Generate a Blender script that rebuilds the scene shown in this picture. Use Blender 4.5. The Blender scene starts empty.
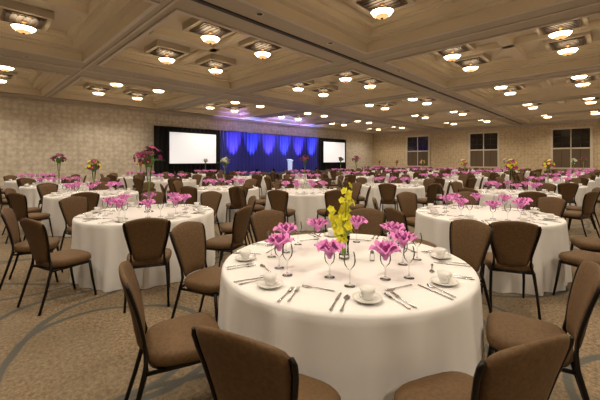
import bpy, math, random
from mathutils import Vector, Matrix, Euler
random.seed(7)
C44, S44 = 0.719, 0.695
def P(lat, d): return (C44*lat - S44*d, S44*lat + C44*d)
COL = bpy.context.scene.collection
bpy.context.scene.view_settings.view_transform = 'Standard'
XL, XR, YN, YF = -18.8, 10.0, -6.0, 30.7
ZC = 4.35

# ---------------------------------------------------------------- materials
def srgb(r, g, b):
    f = lambda c: ((c/255)/12.92 if c/255 <= .04045 else (((c/255)+.055)/1.055)**2.4)
    return (f(r), f(g), f(b), 1)
def mat(name, col, rough=.6, metal=0, emis=None, estr=0, sheen=0, var=0, scale=30, bump=0, bscale=200):
    m = bpy.data.materials.new(name); m.use_nodes = True
    nt = m.node_tree; b = nt.nodes['Principled BSDF']
    b.inputs['Base Color'].default_value = col
    b.inputs['Roughness'].default_value = rough
    b.inputs['Metallic'].default_value = metal
    if sheen: b.inputs['Sheen Weight'].default_value = sheen
    if emis:
        b.inputs['Emission Color'].default_value = emis
        b.inputs['Emission Strength'].default_value = estr
    if var or bump:
        tc = nt.nodes.new('ShaderNodeTexCoord')
    if var:
        n = nt.nodes.new('ShaderNodeTexNoise'); n.inputs['Scale'].default_value = scale
        n.inputs['Detail'].default_value = 4
        nt.links.new(tc.outputs['Object'], n.inputs['Vector'])
        r = nt.nodes.new('ShaderNodeValToRGB')
        r.color_ramp.elements[0].position = .3; r.color_ramp.elements[1].position = .7
        r.color_ramp.elements[0].color = tuple(c*(1-var) for c in col[:3])+(1,)
        r.color_ramp.elements[1].color = tuple(min(1, c*(1+var)) for c in col[:3])+(1,)
        nt.links.new(n.outputs['Fac'], r.inputs['Fac']); nt.links.new(r.outputs['Color'], b.inputs['Base Color'])
    if bump:
        n2 = nt.nodes.new('ShaderNodeTexNoise'); n2.inputs['Scale'].default_value = bscale
        nt.links.new(tc.outputs['Object'], n2.inputs['Vector'])
        bp = nt.nodes.new('ShaderNodeBump'); bp.inputs['Strength'].default_value = bump
        bp.inputs['Distance'].default_value = .01
        nt.links.new(n2.outputs['Fac'], bp.inputs['Height']); nt.links.new(bp.outputs['Normal'], b.inputs['Normal'])
    return m
def glass_mat():
    m = bpy.data.materials.new('clear_glass'); m.use_nodes = True
    nt = m.node_tree; nt.nodes.clear()
    o = nt.nodes.new('ShaderNodeOutputMaterial'); mx = nt.nodes.new('ShaderNodeMixShader')
    t = nt.nodes.new('ShaderNodeBsdfTransparent'); t.inputs[0].default_value = (.97, .98, .98, 1)
    g = nt.nodes.new('ShaderNodeBsdfGlossy'); g.inputs['Roughness'].default_value = .08
    lw = nt.nodes.new('ShaderNodeLayerWeight'); lw.inputs['Blend'].default_value = .2
    nt.links.new(lw.outputs['Fresnel'], mx.inputs[0])
    nt.links.new(t.outputs[0], mx.inputs[1]); nt.links.new(g.outputs[0], mx.inputs[2])
    nt.links.new(mx.outputs[0], o.inputs[0]); return m

M = {}
M['cloth'] = mat('white_linen', (.84, .83, .825, 1), .8, sheen=.1, bump=.15, bscale=500)
M['brown'] = mat('brown_upholstery', srgb(99, 73, 43), .7, var=.22, scale=60, bump=.2, bscale=400)
M['frame'] = mat('dark_metal_frame', srgb(26, 20, 17), .4, .5)
M['pink'] = mat('pink_napkin_linen', srgb(230, 138, 210), .7, sheen=.3)
M['glass'] = glass_mat()
M['china'] = mat('white_china', (.85, .84, .82, 1), .15)
M['steel'] = mat('silver_cutlery', (.55, .54, .52, 1), .22, 1)
M['yellow'] = mat('yellow_green_petals', srgb(242, 236, 60), .6)
M['purple'] = mat('magenta_petals', srgb(175, 45, 130), .6)
M['burg'] = mat('burgundy_petals', srgb(110, 22, 66), .6)
M['white_p'] = mat('white_petals', (.85, .85, .8, 1), .6)
M['green'] = mat('leaf_green', srgb(80, 120, 40), .55)
M['stem'] = mat('stem_green', srgb(150, 180, 70), .55)
M['ceil'] = mat('ceiling_plaster', srgb(184, 173, 152), .9, var=.03, scale=2)
M['ceil2'] = mat('coffer_plaster', srgb(210, 197, 172), .9)
M['dark'] = mat('dark_grille', srgb(42, 32, 24), .5)
M['bronze'] = mat('bronze_trim', srgb(110, 84, 54), .4, .7)
M['bowl'] = mat('alabaster_glass_lit', srgb(240, 220, 180), .4, emis=(1, .76, .47, 1), estr=14)
M['bowl2'] = mat('alabaster_glass_lower', srgb(190, 135, 80), .4, emis=(1, .5, .2, 1), estr=1.2)
M['trimw'] = mat('painted_trim', srgb(205, 195, 178), .5)
M['win'] = mat('dark_window_glass', srgb(30, 24, 20), .15)
M['shade'] = mat('window_shade', srgb(96, 80, 60), .8)
M['black'] = mat('black_drape', srgb(8, 8, 14), .9)
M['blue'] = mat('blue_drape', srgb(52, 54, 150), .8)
M['screen'] = mat('projection_screen', (.85, .86, .88, 1), .7, emis=(.93, .95, 1, 1), estr=.5)  # emission stands in for projector light falling on the screen
M['stage'] = mat('stage_deck', srgb(25, 25, 40), .6)
M['ply'] = mat('plywood_top', srgb(150, 120, 80), .6)
M['wood'] = mat('lectern_acrylic_glow', srgb(170, 180, 225), .3, emis=(.6, .7, 1, 1), estr=.6)  # lit look of the lectern put into its emission, no lamp inside
M['led'] = mat('blue_lamp_lens', (.1, .15, 1, 1), .3, emis=(.2, .25, 1, 1), estr=15)

def wallpaper(name, c1, c2):
    m = bpy.data.materials.new(name); m.use_nodes = True; nt = m.node_tree; b = nt.nodes['Principled BSDF']
    b.inputs['Roughness'].default_value = .7
    tc = nt.nodes.new('ShaderNodeTexCoord')
    v = nt.nodes.new('ShaderNodeTexVoronoi'); v.feature = 'SMOOTH_F1'; v.inputs['Scale'].default_value = 4.5; v.inputs['Randomness'].default_value = .45
    n = nt.nodes.new('ShaderNodeTexNoise'); n.inputs['Scale'].default_value = 12; n.inputs['Detail'].default_value = 5
    mx = nt.nodes.new('ShaderNodeMath'); mx.operation = 'MULTIPLY'
    nt.links.new(tc.outputs['Object'], v.inputs['Vector']); nt.links.new(tc.outputs['Object'], n.inputs['Vector'])
    nt.links.new(v.outputs['Distance'], mx.inputs[0]); nt.links.new(n.outputs['Fac'], mx.inputs[1])
    r = nt.nodes.new('ShaderNodeValToRGB'); r.color_ramp.elements[0].position = .1; r.color_ramp.elements[1].position = .3
    r.color_ramp.elements[0].color = c1; r.color_ramp.elements[1].color = c2
    nt.links.new(mx.outputs[0], r.inputs[0]); nt.links.new(r.outputs[0], b.inputs['Base Color'])
    return m
M['wall'] = wallpaper('damask_wallpaper', srgb(218, 209, 194), srgb(190, 180, 164))
M['wall2'] = wallpaper('damask_wallpaper_warm', srgb(208, 190, 156), srgb(186, 167, 134))

def carpet():
    m = bpy.data.materials.new('patterned_carpet'); m.use_nodes = True; nt = m.node_tree; b = nt.nodes['Principled BSDF']
    L = nt.links.new; N = nt.nodes.new
    b.inputs['Roughness'].default_value = .95
    tc = N('ShaderNodeTexCoord')
    dn = N('ShaderNodeTexNoise'); dn.inputs['Scale'].default_value = .6; L(tc.outputs['Object'], dn.inputs['Vector'])
    ms = N('ShaderNodeVectorMath'); ms.operation = 'SCALE'; ms.inputs['Scale'].default_value = .5
    L(dn.outputs['Color'], ms.inputs[0])
    ad = N('ShaderNodeVectorMath'); ad.operation = 'ADD'; L(tc.outputs['Object'], ad.inputs[0]); L(ms.outputs[0], ad.inputs[1])
    sz = N('ShaderNodeVectorMath'); sz.operation = 'MULTIPLY'; L(ad.outputs[0], sz.inputs[0]); sz.inputs[1].default_value = (1, 1, 0)
    mo = N('ShaderNodeVectorMath'); mo.operation = 'WRAP'
    L(sz.outputs[0], mo.inputs[0]); mo.inputs[1].default_value = (4.2, 4.2, 10); mo.inputs[2].default_value = (0, 0, -10)
    last = None
    for (cx, cy, r, w) in [(1.2, 1.3, 1.15, .03), (1.5, 1.1, .75, .025), (3.0, 2.6, 1.1, .035), (2.6, 3.0, .62, .02), (3.1, .9, .88, .025), (.9, 3.2, .85, .03), (2.1, 2.1, 1.9, .025), (1.0, 2.6, .5, .02), (3.3, 3.4, .6, .02)]:
        d = N('ShaderNodeVectorMath'); d.operation = 'DISTANCE'; L(mo.outputs[0], d.inputs[0]); d.inputs[1].default_value = (cx, cy, 0)
        s = N('ShaderNodeMath'); s.operation = 'SUBTRACT'; L(d.outputs['Value'], s.inputs[0]); s.inputs[1].default_value = r
        a = N('ShaderNodeMath'); a.operation = 'ABSOLUTE'; L(s.outputs[0], a.inputs[0])
        mr = N('ShaderNodeMapRange'); L(a.outputs[0], mr.inputs[0])
        mr.inputs[1].default_value = w*.8; mr.inputs[2].default_value = w*1.4; mr.inputs[3].default_value = 1; mr.inputs[4].default_value = 0
        if last is None: last = mr.outputs[0]
        else:
            x = N('ShaderNodeMath'); x.operation = 'MAXIMUM'; L(last, x.inputs[0]); L(mr.outputs[0], x.inputs[1]); last = x.outputs[0]
    n1 = N('ShaderNodeTexNoise'); n1.inputs['Scale'].default_value = 34; n1.inputs['Detail'].default_value = 6; n1.inputs['Roughness'].default_value = .8
    L(tc.outputs['Object'], n1.inputs['Vector'])
    r = N('ShaderNodeValToRGB'); r.color_ramp.elements[0].position = .4; r.color_ramp.elements[1].position = .62
    r.color_ramp.elements[0].color = srgb(98, 81, 60); r.color_ramp.elements[1].color = srgb(158, 138, 110)
    L(n1.outputs['Fac'], r.inputs[0])
    n3 = N('ShaderNodeTexNoise'); n3.inputs['Scale'].default_value = .7; L(tc.outputs['Object'], n3.inputs['Vector'])
    r3 = N('ShaderNodeMapRange'); L(n3.outputs['Fac'], r3.inputs[0]); r3.inputs[1].default_value = .48; r3.inputs[2].default_value = .56; r3.inputs[4].default_value = .35
    mx0 = N('ShaderNodeMix'); mx0.data_type = 'RGBA'; L(r3.outputs[0], mx0.inputs['Factor']); L(r.outputs[0], mx0.inputs['A']); mx0.inputs['B'].default_value = srgb(114, 102, 84)
    fa = N('ShaderNodeMath'); fa.operation = 'MULTIPLY'; L(last, fa.inputs[0]); fa.inputs[1].default_value = .9
    mx = N('ShaderNodeMix'); mx.data_type = 'RGBA'
    L(fa.outputs[0], mx.inputs['Factor']); L(mx0.outputs['Result'], mx.inputs['A']); mx.inputs['B'].default_value = srgb(80, 82, 78)
    L(mx.outputs['Result'], b.inputs['Base Color'])
    bp = N('ShaderNodeBump'); bp.inputs['Strength'].default_value = .4; bp.inputs['Distance'].default_value = .01
    n2 = N('ShaderNodeTexNoise'); n2.inputs['Scale'].default_value = 150; L(tc.outputs['Object'], n2.inputs['Vector'])
    L(n2.outputs['Fac'], bp.inputs['Height']); L(bp.outputs[0], b.inputs['Normal'])
    return m
M['carpet'] = carpet()

# ---------------------------------------------------------------- mesh builder
class MB:
    def __init__(s): s.v = []; s.f = []; s.m = []; s.s = []; s.mats = []
    def mi(s, k):
        if k not in s.mats: s.mats.append(k)
        return s.mats.index(k)
    def face(s, idx, k, sm=True): s.f.append(idx); s.m.append(s.mi(k)); s.s.append(sm)
    def quad(s, pts, k):
        b = len(s.v); s.v += [Vector(p) for p in pts]; s.face(list(range(b, b+len(pts))), k, False)
    def box(s, c, size, k, rot=None):
        b = len(s.v); hx, hy, hz = [q/2 for q in size]
        for sx, sy, sz in [(-1,-1,-1),(1,-1,-1),(1,1,-1),(-1,1,-1),(-1,-1,1),(1,-1,1),(1,1,1),(-1,1,1)]:
            p = Vector((sx*hx, sy*hy, sz*hz))
            if rot: p = Euler(rot).to_matrix() @ p
            s.v.append(p+Vector(c))
        for q in [(0,3,2,1),(4,5,6,7),(0,1,5,4),(1,2,6,5),(2,3,7,6),(3,0,4,7)]:
            s.face([b+i for i in q], k, False)
    def rings(s, rings, k, closed=True, cap0=False, cap1=False, sm=True):
        b = len(s.v); n = len(rings[0])
        for r in rings: s.v += [Vector(p) for p in r]
        for i in range(len(rings)-1):
            kk = k[i] if isinstance(k, list) else k
            for j in range(n if closed else n-1):
                j2 = (j+1) % n
                s.face([b+i*n+j, b+i*n+j2, b+(i+1)*n+j2, b+(i+1)*n+j], kk, sm)
        kk = k[0] if isinstance(k, list) else k
        if cap0: s.face([b+j for j in reversed(range(n))], kk, sm)
        kk = k[-1] if isinstance(k, list) else k
        if cap1: s.face([b+(len(rings)-1)*n+j for j in range(n)], kk, sm)
    def lathe(s, prof, seg, k, c=(0,0,0), cap0=False, cap1=False):
        s.rings([[(c[0]+r*math.cos(2*math.pi*j/seg), c[1]+r*math.sin(2*math.pi*j/seg), c[2]+z) for j in range(seg)] for r, z in prof], k, True, cap0, cap1)
    def tube(s, path, rad, seg, k):
        rs = []; n = len(path); path = [Vector(p) for p in path]
        for i, p in enumerate(path):
            t = (path[min(i+1, n-1)]-path[max(i-1, 0)]).normalized()
            a = t.cross(Vector((0, 0, 1)))
            if a.length < .05: a = t.cross(Vector((0, 1, 0)))
            a.normalize(); bb = t.cross(a)
            r = rad[i] if isinstance(rad, (list, tuple)) else rad
            rs.append([p+a*r*math.cos(2*math.pi*j/seg)+bb*r*math.sin(2*math.pi*j/seg) for j in range(seg)])
        s.rings(rs, k, True, True, True)
    def add(s, o, mtx):
        b = len(s.v); s.v += [mtx @ p for p in o.v]
        for f, m_, sm in zip(o.f, o.m, o.s): s.face([b+i for i in f], o.mats[m_], sm)
    def mesh(s, name):
        me = bpy.data.meshes.new(name); me.from_pydata([tuple(p) for p in s.v], [], s.f)
        for k in s.mats: me.materials.append(M[k])
        me.polygons.foreach_set('material_index', s.m); me.polygons.foreach_set('use_smooth', s.s)
        me.update(); return me
def put(name, me, loc=(0,0,0), rz=0, sc=1, parent=None):
    o = bpy.data.objects.new(name, me); o.location = loc; o.rotation_euler = (0, 0, rz)
    o.scale = (sc, sc, sc); COL.objects.link(o)
    if parent: o.parent = parent
    return o
def T(x, y, z=0, rz=0): return Matrix.Translation((x, y, z)) @ Matrix.Rotation(rz, 4, 'Z')

# ---------------------------------------------------------------- room shell
b = MB(); b.box(((XL+XR)/2, (YN+YF)/2, -.05), (XR-XL+.4, YF-YN+.4, .1), 'carpet'); put('floor', b.mesh('floor'))
def wallbox(name, x0, x1, y0, y1, k):
    q = MB(); q.box(((x0+x1)/2, (y0+y1)/2, 2.55), (x1-x0, y1-y0, 5.1), k); put(name, q.mesh(name))
wallbox('wall_left', XL-.2, XL, YN, YF, 'wall')
wallbox('wall_back', XL-.2, XR+.2, YF, YF+.2, 'wall2')
wallbox('wall_right', XR, XR+.2, YN, YF, 'wall2')
wallbox('wall_front', XL-.2, XR+.2, YN-.2, YN, 'wall2')
def strip(name, x0, x1, y0, y1, z0, z1, k='trimw'):
    q = MB(); q.box(((x0+x1)/2, (y0+y1)/2, (z0+z1)/2), (abs(x1-x0), abs(y1-y0), z1-z0), k); put(name, q.mesh(name))
strip('baseboard_left', XL, XL+.03, YN, YF, 0, .18); strip('baseboard_back', XL, XR, YF-.03, YF, 0, .18)
strip('trim_1', XL, XL+.12, YN, YF, ZC-.14, ZC); strip('trim_2', XL, XR, YF-.12, YF, ZC-.14, ZC)
strip('trim_3', XL, XL+.05, YN, YF, ZC-.24, ZC-.2); strip('trim_4', XL, XR, YF-.05, YF, ZC-.24, ZC-.2)

# ceiling with coffers
XCs = [-15.6, -8.5, -2.2, 4.1]; YCs = [.15, 5.14, 10.8, 16.4, 22.05, 27.7]
HX, HY = 2.5, 2.25
c = MB()
xs = sorted([XL, XR]+[x-HX for x in XCs]+[x+HX for x in XCs]); ys = sorted([YN, YF]+[y-HY for y in YCs]+[y+HY for y in YCs])
def hole(x, y): return any(abs(x-a) < HX for a in XCs) and any(abs(y-a) < HY for a in YCs)
for i in range(len(xs)-1):
    for j in range(len(ys)-1):
        if not hole((xs[i]+xs[i+1])/2, (ys[j]+ys[j+1])/2):
            c.quad([(xs[i], ys[j], ZC), (xs[i], ys[j+1], ZC), (xs[i+1], ys[j+1], ZC), (xs[i+1], ys[j], ZC)], 'ceil')
def rect(cx, cy, hx, hy, z): return [(cx-hx, cy-hy, z), (cx+hx, cy-hy, z), (cx+hx, cy+hy, z), (cx-hx, cy+hy, z)]
ZT = ZC+.55
for cx in XCs:
    for cy in YCs:
        st = [(-.09, ZC), (-.09, ZC-.04), (0, ZC-.04), (0, ZC+.2), (.16, ZC+.2), (.16, ZC+.25), (.3, ZC+.25), (.3, ZC+.4), (.38, ZC+.4), (.38, ZC+.44), (.46, ZC+.44), (.46, ZT), (.6, ZT)]
        c.rings([rect(cx, cy, HX-i_, HY-i_, z) for i_, z in st], ['trimw', 'trimw']+['ceil2']*10, True, False, True, sm=False)
        c.box((cx, cy, ZT-.09), (.3, 2*(HY-.46), .18), 'ceil2'); c.box((cx, cy, ZT-.09), (2*(HX-.46), .2, .18), 'ceil2')
        for dx in (-1.28, 1.28):
            for dy in (-.76, .76):
                c.box((cx+dx*.97, cy+dy*1.1, ZT-.09), (.98, .98, .18), 'ceil')
for i in range(len(XCs)-1):
    x = (XCs[i]+HX+XCs[i+1]-HX)/2
    c.box((x, (YN+YF)/2, ZC-.012), (.1, YF-YN, .03), 'dark' if i == 1 else 'trimw')
for j in range(len(YCs)-1):
    y = (YCs[j]+YCs[j+1])/2
    c.box(((XL+XR)/2, y, ZC-.01), (XR-XL, .05, .03), 'trimw')
put('ceiling', c.mesh('ceiling'))
q = MB(); q.box(((XL+XR)/2, (YN+YF)/2, 5.2), (XR-XL+.4, YF-YN+.4, .1), 'ceil'); put('ceiling_deck', q.mesh('ceiling_deck'))

f = MB()
f.box((0, 0, -.012), (.74, .74, .03), 'bronze'); f.box((0, 0, -.03), (.66, .66, .02), 'dark')
for i in range(5): f.box((0, -.24+.12*i, -.045), (.6, .03, .015), 'dark')
f.lathe([(.05, -.04), (.05, -.08), (.015, -.09), (.015, -.2)], 8, 'bronze')
for a in range(3):
    t = a*2.094; f.tube([(0, 0, -.13), (.21*math.cos(t), .21*math.sin(t), -.18)], .006, 4, 'bronze')
f.lathe([(.235, -.175), (.245, -.19), (.235, -.205)], 16, 'bronze')
f.lathe([(.0, -.16), (.12, -.165), (.23, -.185), (.19, -.24), (.14, -.275)], 12, 'bowl')
f.lathe([(.14, -.275), (.09, -.31), (0, -.325)], 12, 'bowl2')
f.lathe([(.03, -.315), (.03, -.335), (0, -.35)], 8, 'bronze')
fme = f.mesh('ceiling_light_fixture')
for cx in XCs:
    for cy in YCs:
        for dx in (-1.28, 1.28):
            for dy in (-.76, .76):
                put('ceiling_light_fixture', fme, (cx+dx*.97, cy+dy*1.1, ZC+.37))
                l = bpy.data.lights.new('fixture_bulb', 'SPOT'); l.energy = 126; l.color = (1, .87, .69)
                l.spot_size = math.radians(140); l.spot_blend = .7; l.shadow_soft_size = .06
                put('fixture_bulb', l, (cx+dx*.97, cy+dy*1.1, ZC-.02))
dn = MB(); dn.lathe([(.09, 0), (.09, -.012), (.065, -.012), (.06, .0)], 14, 'trimw'); dn.lathe([(.06, -.004), (0, -.004)], 14, 'dark')
dme = dn.mesh('recessed_downlight')
for i in range(len(XCs)-1):
    x = (XCs[i]+XCs[i+1])/2
    for cy in YCs:
        for s_ in (-1, 1): put('recessed_downlight', dme, (x+.35, cy+s_*1.1, ZC))

for n, v in enumerate([13.8, 8.05, 2.35, -3.35]):
    w = MB(); x = -v; y = YF-.03; W, z0, z1 = 2.1, .95, 3.75
    w.box((x, y+.01, (z0+z1)/2), (W, .02, z1-z0), 'win')
    for sx in (-1, 1): w.box((x+sx*(W/2+.06), y-.03, (z0+z1)/2), (.14, .1, z1-z0+.2), 'trimw')
    w.box((x, y-.03, z1+.06), (W+.26, .12, .14), 'trimw'); w.box((x, y-.05, z0-.06), (W+.36, .16, .1), 'trimw')
    w.box((x, y-.02, 2.35), (W, .06, .1), 'trimw'); w.box((x, y-.02, (z0+z1)/2), (.06, .06, z1-z0), 'trimw')
    for sx in (-.52, .52): w.box((x+sx, y-.01, (z0+z1)/2), (.025, .04, z1-z0), 'dark')
    for zz in (2.8, 3.25): w.box((x, y-.01, zz), (W, .04, .03), 'dark')
    w.box((x, y-.005, (z0+2.3)/2), (W, .02, 2.3-z0), 'shade')
    put('window_%d' % (n+1), w.mesh('window'))

# ---------------------------------------------------------------- stage, drapes, screens
def drape(name, y0, y1, x, k, h=3.4, amp=.06, per=.28):
    n = int((y1-y0)/per*8); rows = [0.01, h]
    q = MB()
    q.rings([[(x+amp*math.sin(2*math.pi*(y0+(y1-y0)*j/n)/per)+.02*math.sin(3.1*j), y0+(y1-y0)*j/n, z) for j in range(n+1)] for z in rows], k, closed=False)
    q.tube([(x, y0, h), (x, y1, h)], .03, 6, 'frame')
    put(name, q.mesh(name))
DX = XL+.35
drape('black_stage_drape', 7.4, 11.65, DX, 'black'); drape('black_stage_drape', 21.35, 25.4, DX, 'black')
drape('blue_stage_drape', 11.7, 21.3, DX, 'blue')
for y0, y1 in [(8.2, 11.2), (21.8, 24.9)]:
    q = MB(); x = DX+.2; zc = 2.2; ym = (y0+y1)/2; W = y1-y0
    q.box((x, ym, zc), (.02, W, 1.8), 'screen')
    for s_ in (-1, 1):
        q.box((x, ym+s_*(W/2+.04), zc), (.05, .08, 1.96), 'frame'); q.box((x, ym, zc+s_*.94), (.05, W+.16, .08), 'frame')
        q.box((x, ym+s_*(W/2-.3), .65), (.05, .06, 1.3), 'frame'); q.box((x+.1, ym+s_*(W/2-.3), .02), (.3, .06, .04), 'frame')
    put('projection_screen', q.mesh('projection_screen'))
q = MB(); q.box((DX+1.6, 16.5, .3), (2.6, 9.3, .56), 'stage'); q.box((DX+1.6, 16.5, .6), (2.64, 9.34, .04), 'stage')
q.box((DX+3.05, 18.5, .15), (.3, 1.2, .3), 'stage'); q.box((DX+2.95, 18.5, .4), (.1, 1.2, .2), 'stage')
put('stage_platform', q.mesh('stage_platform'))
q = MB(); q.rings([rect(0, 0, .26, .2, 0), rect(0, 0, .26, .2, .04), rect(0, 0, .14, .11, .05), rect(0, 0, .16, .12, .9), rect(0, 0, .22, .16, 1.0)], 'wood', True, True, True, sm=False)
q.box((0, 0, 1.05), (.46, .36, .04), 'wood', (.25, 0, 0)); q.tube([(0, .1, 1.06), (0, .05, 1.26), (0, -.05, 1.32)], .01, 6, 'frame')
put('lectern', q.mesh('lectern'), (DX+1.5, 16.5, .62), math.radians(90), .85)
par = MB(); par.lathe([(.05, -.1), (.08, -.08), (.09, .1)], 12, 'frame', (0, 0, .15), True); par.lathe([(.085, .09), (0, .09)], 12, 'led', (0, 0, .15))
par.box((0, 0, .015), (.2, .12, .03), 'frame'); par.box((0, .1, .08), (.04, .01, .14), 'frame'); par.box((0, -.1, .08), (.04, .01, .14), 'frame')
pme = par.mesh('stage_uplight')
for i in range(6):
    y = 12.6+i*1.56
    put('stage_uplight', pme, (DX+.62, y, .62))
    l = bpy.data.lights.new('uplight_lamp', 'SPOT'); l.energy = 2000; l.color = (.22, .28, 1) if i % 2 else (.40, .27, 1)
    l.spot_size = math.radians(50); l.spot_blend = .9; l.shadow_soft_size = .05
    o = put('uplight_lamp', l, (DX+.62, y, .92)); o.rotation_euler = Euler((0, math.radians(180-9), 0))

# ---------------------------------------------------------------- chair
def chair_mesh():
    q = MB()
    def outline(sc, z, n=28):
        r = []
        for j in range(n):
            t = 2*math.pi*j/n; cx, sy = math.cos(t), math.sin(t); e = .55
            x = math.copysign(abs(cx)**e, cx); y = math.copysign(abs(sy)**e, sy)
            w = .22+.02*y
            r.append((x*w*sc, y*.21*sc, z))
        return r
    q.rings([outline(s_, z) for s_, z in [(.9, .385), (.93, .39), (.93, .412)]], 'frame', True, True)
    q.rings([outline(s_, z) for s_, z in [(.95, .408), (1, .418), (1.01, .44), (1, .46), (.95, .476), (.8, .486), (.4, .492), (.02, .493)]], 'brown', True, False, True)
    prof = [(.0, .12), (.04, .135), (.2, .153), (.4, .173), (.6, .192), (.78, .206), (.88, .209), (.94, .203), (.98, .185), (1.0, .15)]
    n = 10; rs = []
    def ctr(s_, t):
        z = .47+.43*s_+.022*(1-t*t)*s_*s_
        y = -.205-.03*s_-.065*s_*s_-.03*(1-t*t)
        return y, z
    for s_, w in prof:
        th = .021*min(1, math.sqrt(max(.02, 1-((abs(s_-.5)*2)**8))))
        ring = []
        for j in range(n+1):
            t = -1+2*j/n; y, z = ctr(s_, t); ring.append((t*w, y+th*math.sqrt(max(0, 1-t**6)), z))
        for j in range(n-1, 0, -1):
            t = -1+2*j/n; y, z = ctr(s_, t); ring.append((t*w, y-th*math.sqrt(max(0, 1-t**6)), z))
        rs.append(ring)
    q.rings(rs, 'brown', True, True, True)
    for sx in (-1, 1):
        path = [(sx*.2, -.32, 0), (sx*.195, -.26, .2), (sx*.18, -.207, .4), (sx*.157, -.204, .47)]
        for s_, w in prof[2:8]:
            y, z = ctr(s_, 1); path.append((sx*(w+.004), y-.004, z))
        q.tube(path, [.012, .013, .015, .014]+[.011]*5+[.008], 8, 'frame')
        q.tube([(sx*.2, .225, 0), (sx*.195, .19, .2), (sx*.185, .165, .40)], [.011, .013, .015], 8, 'frame')
        q.tube([(sx*.185, .165, .385), (sx*.18, -.2, .385)], .011, 6, 'frame')
    q.tube([(-.18, -.205, .4), (.18, -.205, .4)], .011, 6, 'frame')
    q.tube([(-.185, .165, .385), (.185, .165, .385)], .011, 6, 'frame')
    return q.mesh('dining_chair')
CH = chair_mesh()

# ---------------------------------------------------------------- table with cloth
def table_mesh():
    q = MB(); seg = 240; rows = [(0.001, .76), (.3, .76), (.6, .76), (.83, .76), (.872, .758), (.886, .751), (.893, .738)]
    N = 18; rings = []
    for r, z in rows: rings.append([(r*math.cos(2*math.pi*j/seg), r*math.sin(2*math.pi*j/seg), z) for j in range(seg)])
    for i in range(1, N+1):
        t = i/N; z = .738*(1-t)+.006*t; ring = []
        for j in range(seg):
            a = 2*math.pi*j/seg
            w = math.sin(15*a+.9*math.sin(3*a))*.6+.4*math.sin(27*a+1+math.sin(2*a))+.2*math.sin(7*a+2)
            amp = .05*t**.6*(.75+.25*math.sin(5*a+1))
            rr = .893+.018*t+amp*w
            ring.append((rr*math.cos(a), rr*math.sin(a), z))
        rings.append(ring)
    q.rings(rings, 'cloth')
    q.lathe([(0.0, .72), (.84, .72), (.84, .745), (0, .745)], 48, 'ply')
    for a in range(4):
        t = a*math.pi/2+.4; q.tube([(.6*math.cos(t), .6*math.sin(t), .72), (.62*math.cos(t), .62*math.sin(t), 0)], .015, 6, 'frame')
    return q.mesh('banquet_table')
TB = table_mesh()

# ---------------------------------------------------------------- tableware
def goblet(tall=.17, r=.034):
    q = MB(); q.lathe([(.001, .003), (.034, .003), (.032, .006), (.006, .012), (.004, .03), (.004, .075), (.01, .083), (r*.8, .10), (r, .125), (r*.97, .15), (r*.88, tall)], 16, 'glass'); return q
def wine():
    q = MB(); q.lathe([(.001, .003), (.033, .003), (.03, .006), (.006, .012), (.0035, .03), (.0035, .095), (.012, .102), (.03, .125), (.036, .15), (.033, .18), (.028, .2)], 16, 'glass'); return q
def napkin(seed=0):
    q = MB()
    for (k, rt, zt, ph) in [(5, .074, .22, 0), (4, .056, .24, .6), (3, .032, .248, 1.4)]:
        rs = []; n = 40
        for i in range(8):
            t = i/7; ring = []
            for j in range(n):
                a = 2*math.pi*j/n
                ru = math.sin(k*a+ph+seed)*.28*t + .16*t*math.sin((k+4)*a+seed*2)
                r = .012+(rt-.012)*t**1.1*(1+ru)+.012*t*t
                z = .12+(zt-.12)*t**.8+.014*t*math.sin(k*a*2+ph) - (.025*t**6)
                ring.append((r*math.cos(a), r*math.sin(a), z))
            rs.append(ring)
        q.rings(rs, 'pink', True, True)
    return q
def cup():
    q = MB()
    q.lathe([(.0, .002), (.04, .002), (.06, .008), (.078, .018), (.078, .021), (.058, .013), (.03, .008), (0, .008)], 24, 'china')
    q.lathe([(0, .01), (.024, .01), (.026, .016), (.036, .04), (.042, .068), (.0395, .068), (.034, .042), (.02, .02), (0, .02)], 20, 'china')
    q.tube([(.040, 0, .06), (.056, 0, .062), (.064, 0, .048), (.056, 0, .033), (.036, 0, .032)], .0035, 6, 'china')
    return q
def flat(path_w, k='steel', th=.003):
    q = MB(); rs = []
    for x, w, z in path_w: rs.append([(x, -w, z), (x, 0, z+th), (x, w, z), (x, 0, z-th*.3)])
    q.rings(rs, k, True, True, True); return q
def knife(): return flat([(-.12, .002, .002), (-.10, .008, .002), (-.02, .0095, .002), (0, .006, .003), (.05, .0065, .003), (.11, .008, .003), (.12, .004, .003)])
def spoon(): return flat([(-.10, .004, .006), (-.09, .014, .003), (-.065, .0185, .002), (-.045, .012, .003), (-.03, .004, .005), (.04, .0045, .003), (.09, .009, .003), (.1, .004, .003)])
def fork():
    q = flat([(-.05, .010, .004), (-.04, .0115, .003), (-.022, .004, .006), (.04, .0045, .003), (.09, .009, .003), (.1, .004, .003)])
    for i in range(4): q.add(flat([(-.1, .0008, .008), (-.045, .0022, .004)]), T(0, -.0085+.0057*i))
    return q
ITEMS = {'water_goblet': goblet(), 'wine_glass': wine(), 'coffee_cup': cup(), 'table_knife': knife(), 'table_spoon': spoon(), 'table_fork': fork(), 'pink_napkin': napkin(1)}
SET = [('water_goblet', .48, .0, 0), ('pink_napkin', .48, .0, 0), ('wine_glass', .52, .15, 0), ('coffee_cup', .68, .27, -.5),
       ('table_knife', .745, .12, 0), ('table_spoon', .75, .165, 0), ('table_fork', .745, -.12, 0), ('table_fork', .75, -.16, 0), ('table_spoon', .61, -.02, 1.57)]
A0 = math.radians(24)
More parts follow.
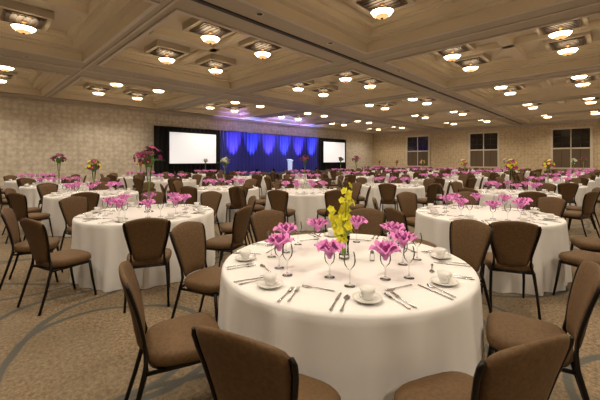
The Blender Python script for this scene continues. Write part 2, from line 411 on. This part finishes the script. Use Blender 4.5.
def petal(q, base, d, up, ln, w, k):
    d = d.normalized(); s_ = d.cross(up)
    if s_.length < .01: s_ = d.cross(Vector((1, 0, 0)))
    s_.normalize(); u = s_.cross(d)
    pts = [(0, .15, 0), (.35, .9, .1), (.7, 1, .12), (1, .1, -.05)]
    rs = [[base+d*ln*t-s_*w*a+u*ln*h, base+d*ln*t+u*ln*(h-.06), base+d*ln*t+s_*w*a+u*ln*h] for t, a, h in pts]
    q.rings(rs, k, closed=False)
def blossom(q, p, n, size, k, kc):
    p = Vector(p); n = Vector(n).normalized(); a = n.cross(Vector((0, 0, 1)))
    if a.length < .1: a = Vector((1, 0, 0))
    a.normalize(); b_ = n.cross(a)
    for i in range(5):
        t = i*1.2566; d = a*math.cos(t)+b_*math.sin(t)+n*.25
        petal(q, p, d, n, size, size*.4, k)
    petal(q, p, n+Vector((0, 0, -.4)), Vector((0, 0, 1)), size*.6, size*.22, kc)
def leaf(q, p, d, ln, w, k='green'):
    p = Vector(p); d = Vector(d).normalized(); s_ = d.cross(Vector((0, 0, 1)))
    if s_.length < .05: s_ = Vector((1, 0, 0))
    s_.normalize(); rs = []
    for i in range(7):
        t = i/6; c_ = p+d*ln*t+Vector((0, 0, -.35*ln*t*t)); ww = w*math.sin(math.pi*min(1, t*.93+.07))
        rs.append([c_-s_*ww, c_+Vector((0, 0, -.15*ww)), c_+s_*ww])
    q.rings(rs, k, closed=False)
def orchid_center(seed=3):
    q = MB(); rnd = random.Random(seed)
    q.lathe([(.0, .004), (.04, .004), (.04, .02), (.034, .1), (.045, .17), (.042, .17), (.03, .1), (.034, .03), (0, .02)], 20, 'glass')
    for s_ in range(5):
        a = s_*1.26+.3; top = .54-.06*s_; bend = .015+.02*s_
        f_ = lambda t: Vector((math.cos(a)*(bend*t*t*1.2+.012), math.sin(a)*(bend*t*t*1.2+.012), .02+(top-.02)*t))
        q.tube([f_(i/8) for i in range(9)], .004, 6, 'stem')
        for i in range(9):
            t = .4+.6*i/8; b0 = f_(t)
            an = rnd.uniform(0, 6.28); n = Vector((math.cos(an), math.sin(an), .4))
            blossom(q, b0+n*.024, n, .042*(1.15-.45*t), 'yellow', 'yellow')
    for i in range(7):
        an = i*.9; leaf(q, (0, 0, .14), (math.cos(an), math.sin(an), 1.6), .12, .012, 'stem')
    return q
def tall_center(k1, k2, seed, h=.55, rad=.15):
    q = MB(); rnd = random.Random(seed)
    q.lathe([(0, .004), (.065, .004), (.06, .012), (.018, .03), (.014, .1), (.022, h*.6), (.045, h), (.042, h), (.018, h*.6), (.009, .1), (0, .08)], 18, 'glass')
    for i in range(5):
        a = i*1.257; q.tube([(0, 0, .1), (.01*math.cos(a), .01*math.sin(a), h*.6), (.06*math.cos(a), .06*math.sin(a), h+.1)], .003, 5, 'stem')
    q.lathe([(0, h-.02), (.05, h), (.08, h+.06), (.06, h+.12), (0, h+.14)], 10, 'green')
    for i in range(38):
        a = rnd.uniform(0, 6.28); e = rnd.uniform(-.25, 1.5); n = Vector((math.cos(a)*math.cos(e), math.sin(a)*math.cos(e), math.sin(e)))
        r = rad*rnd.uniform(.6, 1.15)
        blossom(q, Vector((0, 0, h+.08))+n*r, n, rnd.uniform(.035, .052), rnd.choice([k1, k1, k2]), 'yellow')
    for i in range(14):
        a = rnd.uniform(0, 6.28); leaf(q, (0, 0, h+.05), (math.cos(a), math.sin(a), rnd.uniform(.2, 2.2)), rnd.uniform(.2, .32), .022)
    return q
ORCH = orchid_center().mesh('orchid_centerpiece')
CENT = [tall_center('burg', 'purple', 1, .66, .18).mesh('flower_centerpiece'), tall_center('white_p', 'white_p', 2, .62, .09).mesh('flower_centerpiece'),
        tall_center('purple', 'yellow', 3, .5, .15).mesh('flower_centerpiece'), ORCH]
shaker = MB(); shaker.lathe([(0, .002), (.018, .002), (.016, .05), (.014, .055)], 12, 'glass'); shaker.lathe([(.015, .053), (.015, .068), (.008, .076), (0, .077)], 12, 'steel')
SH = shaker.mesh('salt_shaker')
joined = MB()
for i in range(8):
    R_ = Matrix.Rotation(A0+i*math.pi/4, 4, 'Z')
    for nm, r, y, rz in SET: joined.add(ITEMS[nm], R_ @ T(r, y, 0, rz+(.3*i if nm == 'pink_napkin' else 0)))
PS = joined.mesh('place_settings')
IM = {k: v.mesh(k) for k, v in ITEMS.items()}
NV = [napkin(s_).mesh('pink_napkin') for s_ in range(4)]
MAINCH = [(28, 1.2, 0), (72, 1.24, 0), (118, 1.2, 0), (157, 1.2, 0), (206, 1.14, 0), (249, 1.14, -.1), (287, 1.14, .05), (335, 1.14, -.1)]

def add_table(x, y, cent, main=False, jit=.05, seed=0):
    rnd = random.Random(seed)
    put('banquet_table', TB, (x, y, 0), rnd.uniform(0, 6.28))
    for i in range(8):
        a = A0+i*math.pi/4+rnd.uniform(-jit, jit); r = 1.18+rnd.uniform(0, .08); rot = rnd.uniform(-.12, .12)
        if main: a = math.radians(MAINCH[i][0])+math.atan2(S44, C44); r = MAINCH[i][1]; rot = MAINCH[i][2]
        put('dining_chair', CH, (x+r*math.cos(a), y+r*math.sin(a), 0), a+math.pi/2+rot)
    if main:
        for i in range(8):
            a = A0+i*math.pi/4
            for nm, r, yy, rz in SET:
                r += rnd.uniform(-.008, .008); yy += rnd.uniform(-.006, .006) if nm not in ('water_goblet', 'pink_napkin') else 0
                if nm in ('water_goblet', 'pink_napkin'): r = .47+.05*((i*7) % 3-1)
                put(nm, NV[i % 4] if nm == 'pink_napkin' else IM[nm], (x+r*math.cos(a)-yy*math.sin(a), y+r*math.sin(a)+yy*math.cos(a), .761), a+rz+rnd.uniform(-.06, .06)+(i if nm == 'pink_napkin' else 0))
        for s_ in (-1, 1): put('salt_shaker', SH, (x+.18*s_, y+.1, .761))
    else:
        put('place_settings', PS, (x, y, .761), rnd.uniform(-.05, .05))
    if cent is not None: put('orchid_centerpiece' if cent == 3 else 'flower_centerpiece', CENT[cent], (x, y, .761), rnd.uniform(0, 6))

near = [((.33, 2.45), 3), ((-2.15, 4.65), 0), ((2.56, 4.55), None), ((-4.6, 7.3), 2), ((.1, 7.8), None), ((4.86, 7.5), 2), ((-2.0, 8.7), 1), ((2.7, 9.6), None)]
placed = []
for i, ((la, d), ce) in enumerate(near):
    x, y = P(la, d); placed.append((x, y)); add_table(x, y, ce, main=(i == 0), jit=.03, seed=i+10)
k = 0
for i in range(-1, 8):
    for j in range(-1, 5):
        y = 2.0+3.4*i; x = -(1.4+3.43*j)
        if x < -15.4: x = -15.0
        if y > 28.6: continue
        if j == 4 and 9.5 < y < 24: continue
        if any(math.hypot(x-a, y-b_) < 2.9 for a, b_ in placed): continue
        if math.hypot(x, y) < 3.2: continue
        if y < 0 and x > -3: continue
        k += 1; x += random.uniform(-.1, .1); y += random.uniform(-.1, .1)
        placed.append((x, y)); add_table(x, y, [None, 1, None, 2, None, 0][k % 6], seed=100+k)

# ---------------------------------------------------------------- camera / world
cam = bpy.data.cameras.new('camera'); cam.sensor_width = 36; cam.lens = 327/600*36; cam.shift_y = -40/600
cam.clip_start = .02
co = put('camera', cam, (0, 0, 1.5)); co.rotation_euler = (math.radians(90), 0, math.atan2(S44, C44))
bpy.context.scene.camera = co
w = bpy.data.worlds.new('world'); bpy.context.scene.world = w; w.use_nodes = True
w.node_tree.nodes['Background'].inputs[0].default_value = (.02, .018, .015, 1)
